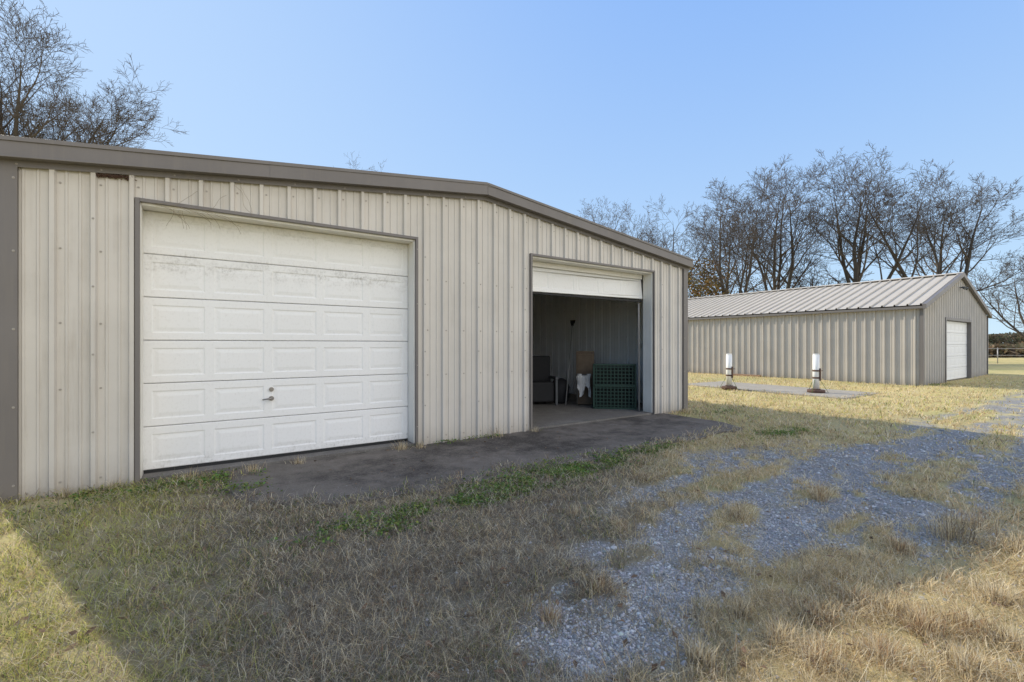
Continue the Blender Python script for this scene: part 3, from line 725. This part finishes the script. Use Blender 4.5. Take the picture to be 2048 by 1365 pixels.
for (u,v_) in ((1905,1085),(1925,1075),(1945,1090)):
    p=uvt(u,v_); mb=MB(); R7=random.Random(u)
    for i in range(7):
        x0,y0=p[0]+R7.gauss(0,.04),p[1]+R7.gauss(0,.04); dx,dy=R7.gauss(0,.10),R7.gauss(0,.10); h=R7.uniform(.2,.42)
        mb.tube([(x0,y0,0),(x0+dx*.4,y0+dy*.4,h*.55),(x0+dx,y0+dy,h)],[.0022,.0018,.001],4)
        for j in range(5):
            f=.5+.1*j; a=R7.uniform(0,6.28); q=(x0+dx*f,y0+dy*f,h*f); mb.tube([q,(q[0]+.04*math.cos(a),q[1]+.04*math.sin(a),q[2]+.03)],.001,3)
    tag(mb.obj('tall_seed_stem',M_VINE,origin=(p[0],p[1],0)),'tall thin dry seed stems rising from the gravel edge','weed','dry weeds at the gravel edge')

# ================= trees =================
def tree(name,bx,by,H,label,seed,fork=.22,limbs=4,spread=.42,lean=(0,0),dens=1.0,rtr=None,minr=.012,levels=5):
    R=random.Random(seed); T=MB(); C=MB()
    r0=rtr or H*.021
    P0=Vector((bx,by,-.1))
    def grow(p,d,Ln,r,lev,mbx):
        ns=(5,10,7,4,3,2)[min(lev,5)]; wob=(.05,.07,.10,.13,.15,.16)[min(lev,5)]; trop=(.02,.075,.05,.035,.03,.02)[min(lev,5)]
        pts=[p.copy()]; rad=[r]; dirs=[d.copy()]
        rend=r*.62 if lev==0 else minr*.7
        for i in range(ns):
            d=d+Vector((R.gauss(0,wob),R.gauss(0,wob),R.gauss(0,wob*.7)+trop)); d.normalize()
            p=p+d*(Ln/ns); f=(i+1)/ns; pts.append(p.copy()); rad.append(rend+(r-rend)*(1-f)**.85); dirs.append(d.copy())
        mbx.tube(pts,rad,(8,6,4,3,3,3)[min(lev,5)],0,False)
        return pts,rad,dirs
    def side(d,ang,az):
        a=d.orthogonal().normalized(); b=d.cross(a)
        return (d*math.cos(ang)+(a*math.cos(az)+b*math.sin(az))*math.sin(ang)).normalized()
    def rec(p,d,Ln,r,lev):
        pts,rad,dirs=grow(p,d,Ln,r,lev,T if lev<=1 else C)
        if lev>=levels: return
        cnt={1:10,2:7,3:5,4:4}[lev]; cnt=max(2,int(round(cnt*dens*R.uniform(.8,1.2))))
        az=R.uniform(0,6.28)
        for k in range(cnt):
            f=.25+.75*(k+R.uniform(.1,.9))/cnt if lev>1 else .22+.78*(k+R.uniform(.1,.9))/cnt
            f=min(f,.99); i=f*(len(pts)-1); j=int(i); q=pts[j].lerp(pts[j+1],i-j); rr_=rad[j]+(rad[j+1]-rad[j])*(i-j)
            az+=2.4+R.uniform(-.5,.5); dd=side(dirs[j+1],R.uniform(.5,.95),az)
            if dd.z<-.05: dd.z*=.3; dd.normalize()
            cl=Ln*R.uniform(.34,.54)*(1.15-.6*f) if lev==1 else Ln*R.uniform(.42,.64)*(1.1-.4*f)
            rec(q,dd,cl,max(minr,rr_*R.uniform(.5,.7)),lev+1)
    d=Vector((lean[0],lean[1],1)).normalized()
    pts,rad,dirs=grow(P0,d,H*fork+.1,r0,0,T)
    az=R.uniform(0,6.28)
    for i in range(limbs):
        az+=2*math.pi/limbs+R.uniform(-.3,.3); ang=R.uniform(.8,1.15)*spread
        if i==0: ang*=.3
        dd=side(dirs[-1],ang,az); rec(pts[-1],dd,H*(1-fork)*R.uniform(.78,.95),r0*R.uniform(.5,.66),1)
    e=empty(name,(bx,by,0),label,cat='tree'); e['group']='bare winter trees around the yard'
    T.obj('trunk',M_BARK,e); C.obj('crown',M_TWIG,e)
    return e
def tp(u,Y): return uvt(u,Y=Y)
TL=[
 (1463,40,15.4,.14,4,.48,(0,0),1.05,1,'bare dark winter tree with several upright stems behind building'),
 (1548,43,16.6,.18,4,.40,(.02,0),1.05,2,'tall bare winter tree with dense twigs behind metal building'),
 (1720,38,16.4,.22,4,.50,(0,0),1.0,3,'bare vase-shaped winter tree with low forked trunk'),
 (1872,37,15.8,.20,4,.60,(0,0),1.05,4,'wide bare winter tree with spreading forked limbs'),
 (1612,43,9.5,.3,3,.35,(.15,-.1),.8,5,'small leaning bare tree between taller winter trees'),
 (1205,62,20.2,.3,5,.55,(0,0),.9,6,'distant bare tree showing above the garage roof'),
 (1325,55,17.2,.25,5,.5,(0,0),.9,7,'distant bare tree rising beyond the garage roof'),
 (2085,42,10,.12,5,.80,(-.1,.05),.95,9,'low spreading bare tree with fine drooping twigs'),
 (66,25,17.4,.32,6,.40,(0,0),1.25,10,'large bare winter tree with rounded crown behind garage'),
 (-85,27,16.4,.25,5,.5,(0,0),1.0,11,'bare winter tree with wide crown beside garage'),
 (745,60,23.6,.3,3,.22,(0,0),.8,13,'tall bare treetop just visible over the garage ridge'),
 (812,62,23.4,.3,3,.2,(0,0),.7,14,'slim bare treetop just visible over the garage ridge'),
]
for u,Yd,H,fk,lb,spd,ln_,dn,sd,lab in TL:
    p=tp(u,Yd); tree('bare_tree',p[0],p[1],H,lab,sd,fk,lb,spd,ln_,dn,minr=.008 if Yd<30 else .0115)

def leaf_mass(name,cx,cy,rx,ry,H,n,cols,label=None,cat='shrub',s0=.06,s1=.14):
    m_=max(5,n//350); bc=[]
    for i in range(m_):
        a=RNG.uniform(0,6.28); r=math.sqrt(RNG.random()); bc.append((cx+math.cos(a)*r*rx,cy+math.sin(a)*r*ry,H*((i+.5)/m_)*.88,RNG.uniform(.07,.13)*H))
    bc=np.array(bc); idx=RNG.integers(0,m_,n); c=bc[idx]
    dv=RNG.normal(0,1,(n,3)); dv/=np.linalg.norm(dv,axis=1,keepdims=True); dv*=(RNG.random(n)**.4*1.1)[:,None]*c[:,3:4]*np.array([1.2,1.2,.9])
    ctr=c[:,:3]+dv; ctr[:,2]=np.maximum(ctr[:,2],.03)
    a1=RNG.normal(0,1,(n,3)); a1/=np.linalg.norm(a1,axis=1,keepdims=True); a2=np.cross(a1,RNG.normal(0,1,(n,3))); a2/=np.linalg.norm(a2,axis=1,keepdims=True)
    s=RNG.uniform(s0,s1,n)[:,None]
    Vv=np.stack([ctr+a1*s,ctr+a2*s*.6,ctr-a1*s,ctr-a2*s*.6],1)-np.array([cx,cy,0])
    cc=np.array(cols)[RNG.integers(0,len(cols),n)]*RNG.uniform(.5,1.4,n)[:,None]*(RNG.uniform(.7,1.2,m_)[idx])[:,None]
    o=fast_mesh(name,Vv.reshape(-1,3),[np.arange(n)[:,None]*4+np.arange(4)[None]],M_LEAF,loc=(cx,cy,0),colors=np.repeat(cc,4,axis=0))
    tag(o,label,cat); return o
yg=[(.34,.22,.06),(.24,.18,.06),(.36,.19,.07),(.14,.12,.05)]
br=[(.16,.11,.07),(.12,.09,.055),(.20,.13,.08),(.08,.08,.045)]
p=tp(1402,41); o_=leaf_mass('leafy_shrub',p[0],p[1],1.5,1.8,9.8,12000,yg,'tall shrub holding orange-green autumn leaves behind building','shrub',.06,.12)
print('SHRUB',max(v.co.z for v in o_.data.vertices),o_.location)
for u,Yd,rx,H,n_ in ((1475,44,2.2,8.8,6500),(1565,45,2.2,9.2,7000)):
    p=tp(u,Yd); leaf_mass('brush_thicket',p[0],p[1],rx,2.2,H,n_,br,'brown leafy brush thicket under the bare trees','shrub',.04,.08)
def wood(u0,u1,Yd,H,n,cols,name):
    u=RNG.uniform(u0,u1,n); r=(u-1024)/910; Yv=Yd+RNG.uniform(0,14,n)
    x=(.8255*r+.5644)*Yv; y=(-.5644*r+.8255)*Yv
    hm=H*(.55+.75*fbm(x,y,.12,100,4)); z=RNG.random(n)**.8*hm
    a=RNG.normal(0,1,(n,3)); a/=np.linalg.norm(a,axis=1,keepdims=True); b_=np.cross(a,RNG.normal(0,1,(n,3))); b_/=np.linalg.norm(b_,axis=1,keepdims=True)
    s=RNG.uniform(.2,.5,n)[:,None]; ctr=np.stack([x,y,z],-1)
    Vv=np.stack([ctr+a*s,ctr+b_*s*.5,ctr-a*s,ctr-b_*s*.5],1)
    cc=np.array(cols)[RNG.integers(0,len(cols),n)]*RNG.uniform(.6,1.3,n)[:,None]
    o=fast_mesh(name,Vv.reshape(-1,3),[np.arange(n)[:,None]*4+np.arange(4)[None]],M_LEAF,colors=np.repeat(cc,4,axis=0)); o['kind']='stuff'
wood(1100,2700,110,4.6,60000,[(.14,.12,.08),(.11,.12,.07),(.17,.13,.09)],'distant_woods')
wood(1800,2600,52,1.5,16000,[(.26,.18,.10),(.20,.14,.09),(.14,.13,.08)],'field_brush')
wood(-700,300,60,6,30000,[(.10,.08,.05),(.07,.08,.045)],'distant_woods')

fx,fy=tp(1995,38); dirx,diry=.8255,-.5644
Fn=empty('pipe_rail_fence',(fx,fy,0),'thin grey pipe rail fence across the dry field','fence'); Fn['_o']=(fx,fy,0)
for i in range(-4,7):
    mb=MB(); x=fx+dirx*i*3; y=fy+diry*i*3; mb.tube([(x,y,-.1),(x,y,1.25)],.035,8); mb.tube([(x,y,1.25),(x,y,1.27)],[.045,.02],8); mb.obj('post',M_POLE,Fn)
for z in (.62,1.18):
    mb=MB(); mb.tube([(fx-dirx*12,fy-diry*12,z),(fx+dirx*18,fy+diry*18,z)],.018,8); mb.obj('rail',M_POLE,Fn)

# ================= well pipes =================
def well(px,py,label,h=1.15,rot=0.):
    E=empty('white_well_pipe',(px,py,.03),label,'pipe'); E['group']='capped well pipes on the concrete pad'
    mb=MB(); mb.tube([(px,py,.032),(px,py,.11),(px,py,.12)],[.24,.24,.22],24); mb.tube([(px,py,.12),(px,py,.15)],.12,20); mb.obj('casing_base',M_RUST,E)
    mb=MB(); mb.tube([(px,py,.15),(px,py,h-.03)],.092,20); mb.tube([(px,py,h-.03),(px,py,h)],[.092,.082],20); mb.obj('pipe',M_PVC,E)
    mb=MB()
    for z in (.46,.68): mb.tube([(px,py,z),(px,py,z+.05)],.10,20)
    mb.box((px-.025,py-.13,.40),(px+.025,py-.102,.78)); mb.tube([(px-.16,py-.115,.70),(px+.16,py-.115,.70)],.012,6)
    mb.obj('clamp',M_RUST,E)
    for k in range(3):
        a=rot+k*2.094; mb=MB(); mb.tube([(px+math.cos(a)*.10,py+math.sin(a)*.10,.42),(px+math.cos(a)*.32,py+math.sin(a)*.32,.035)],.007,6); mb.obj('brace',M_GREENSTAKE,E)
p=uvt(1458,777,z=.05); well(p[0],p[1],'white capped well pipe with rusty clamp on concrete pad',1.2,.4)
p=uvt(1632,784,z=.05); well(p[0],p[1],'white capped well pipe with rusty base and green braces',1.22,1.1)
mb=MB(); mb.box((21.3,10.9,-.02),(21.42,12.2,.10),0,Matrix.Rotation(.06,3,'Z'),(21.4,11.5,0)); tag(mb.obj('scrap_timber',M_WOOD,origin=(21.4,11.5,0),bevel=.01),'short weathered timber lying along the tan metal wall','timber')

# ================= things inside the garage =================
pa=Vector((7.34,7.48,.052)); pb=Vector((8.04,6.83,.052)); ax=(pb-pa).normalized(); nr=Vector((ax.y,-ax.x,0))
if nr.dot(Vector((0,0,0))-pa)<0: nr=-nr
Wd=(pb-pa).length; Hh=1.02
def LP(s,d,z): q=pa+ax*s-nr*d; return (q.x,q.y,.052+z)
def obox(mb,s0,s1,d0,d1,z0,z1,m=0):
    c=[LP(s0,d0,z0),LP(s1,d0,z0),LP(s1,d1,z0),LP(s0,d1,z0),LP(s0,d0,z1),LP(s1,d0,z1),LP(s1,d1,z1),LP(s0,d1,z1)]
    n=len(mb.v); mb.v+=c
    for f in ((0,3,2,1),(4,5,6,7),(0,1,5,4),(1,2,6,5),(2,3,7,6),(3,0,4,7)): mb.f.append(tuple(n+i for i in f)); mb.m.append(m); mb.sm.append(False)
PE=empty('plastic_crate',(7.7,7.2,.052),'dark green lattice plastic crate standing inside open garage','crate')
mb=MB()
for s0 in (0,Wd-.04): obox(mb,s0,s0+.04,-.012,.05,0,Hh)
for z0 in (0,.50,Hh-.04): obox(mb,0,Wd,-.012,.046,z0,z0+.04)
mb.obj('outer_frame',M_GREENP,PE)
mb=MB(); obox(mb,.02,Wd-.02,.30,.31,.02,Hh-.02); mb.obj('dark_backing',M_BLACKP,PE)  # black colour supplies the darkness seen through the lattice holes
mb=MB()
for i in range(1,12):
    s=i*Wd/12; obox(mb,s-.011,s+.011,.004,.03,.02,Hh-.02)
for i in range(1,13):
    z=i*Hh/13; obox(mb,.02,Wd-.02,.008,.028,z-.011,z+.011)
mb.obj('lattice_panel',M_GREENP,PE)
mb=MB()
for s0 in (0.0,Wd-.06): obox(mb,s0,s0+.06,.051,.45,0,.09); obox(mb,s0,s0+.06,.051,.45,Hh-.1,Hh-.02)
for d in (.2,.4): obox(mb,.0,Wd,d,d+.05,0.01,Hh-.11)
mb.obj('side_rail',M_BLACKP,PE)
mb=MB(); rt=Matrix.Rotation(math.radians(-40),3,'Z')@Matrix.Rotation(math.radians(-9),3,'X')
cx,cy=7.66,8.06
mb.box((cx-.22,cy-.02,.07),(cx+.22,cy+.03,1.36),0,rt,(cx,cy,.05))
mb.box((cx-.18,cy-.035,.14),(cx+.18,cy-.021,.62),0,rt,(cx,cy,.05)); mb.box((cx-.18,cy-.035,.68),(cx+.18,cy-.021,1.28),0,rt,(cx,cy,.05))
tag(mb.obj('leaning_board',M_BOARD,origin=(cx,cy,.05),bevel=.02),'brown padded board leaning upright inside garage','board')
BR=empty('long_handled_broom',(7.25,8.35,.052),'long grey-handled broom leaning with dark head up','broom')
mb=MB(); mb.tube([(7.22,8.28,.055),(8.06,8.98,2.02)],.013,8); mb.obj('handle',M_POLE,BR)
mb=MB(); d=Vector((8.06-7.22,.7,1.97)).normalized(); q=Vector((8.06,8.98,2.02)); mb.tube([q-d*.02,q+d*.06],[.03,.05],8)
for i in range(40):
    a=RNG.uniform(-1,1); e_=q+d*.05+Vector((.3*a*.12,-.35*a*.12,0)); mb.tube([e_,e_+d*.10+Vector((a*.01,-a*.02,0))],.008,3)
mb.obj('bristle_head',M_DARKF,BR)
mb=MB(); gx0,gy0=7.32,7.98
g2=[]
for i in range(13):
    row=[]
    for j in range(13):
        a=i/12; bb=j/12
        row.append((gx0+.24*a-.02*math.sin(bb*7),gy0-.21*a+.035*math.sin(a*19+bb*3),.80-.55*bb*(.45+.55*math.sin(a*4.4+.4)**2)+.02*math.sin(a*9)))
    g2.append(row)
mb.grid(g2)
tag(mb.obj('white_rag',M_CLOTH,origin=(gx0,gy0,.4)),'crumpled white rag draped by brown board','rag')
mb=MB(); mb.tube([(7.32,7.99,.052),(7.32,7.99,.80)],.012,6); mb.tube([(7.30,8.01,.79),(7.66,7.70,.79)],.012,6); mb.tube([(7.64,7.72,.052),(7.64,7.72,.79)],.012,6)
tag(mb.obj('rod_stand',M_GREYM,origin=(7.45,7.9,.05)),'thin grey metal rod stand holding white rag','stand')
CH=empty('dark_armchair',(6.95,8.9,.052),'black upholstered armchair with grey metal frame in garage','chair')
Rz=Matrix.Rotation(math.radians(-25),3,'Z'); pv=(6.95,8.9,.05)
mb=MB(); mb.box((6.6,8.55,.12),(7.2,9.15,.60),0,Rz,pv); mb.obj('seat',M_DARKF,CH,bevel=.04)
mb=MB(); mb.box((6.55,9.10,.25),(7.25,9.26,1.22),0,Rz,pv); mb.obj('backrest',M_DARKF,CH,bevel=.03)
for sx_ in (6.50,7.22):
    mb=MB(); mb.box((sx_,8.5,.052),(sx_+.06,8.56,.66),0,Rz,pv); mb.box((sx_,9.14,.052),(sx_+.06,9.20,.66),0,Rz,pv); mb.box((sx_-.01,8.48,.661),(sx_+.07,9.22,.72),0,Rz,pv); mb.obj('arm_frame',M_GREYM,CH,bevel=.01)
mb=MB(); mb.tube([(7.42,8.72,.052),(7.42,8.72,.10),(7.42,8.72,.45),(7.42,8.72,.62)],[.16,.2,.24,.16],16); mb.tube([(7.42,8.72,.62),(7.42,8.72,.66)],[.16,.08],16)
tag(mb.obj('black_bag',M_DARKF,origin=(7.42,8.72,.05)),'rounded black bag sitting on the garage floor','bag')

for o in bpy.data.objects:
    if '_o' in o: del o['_o']
print('done')
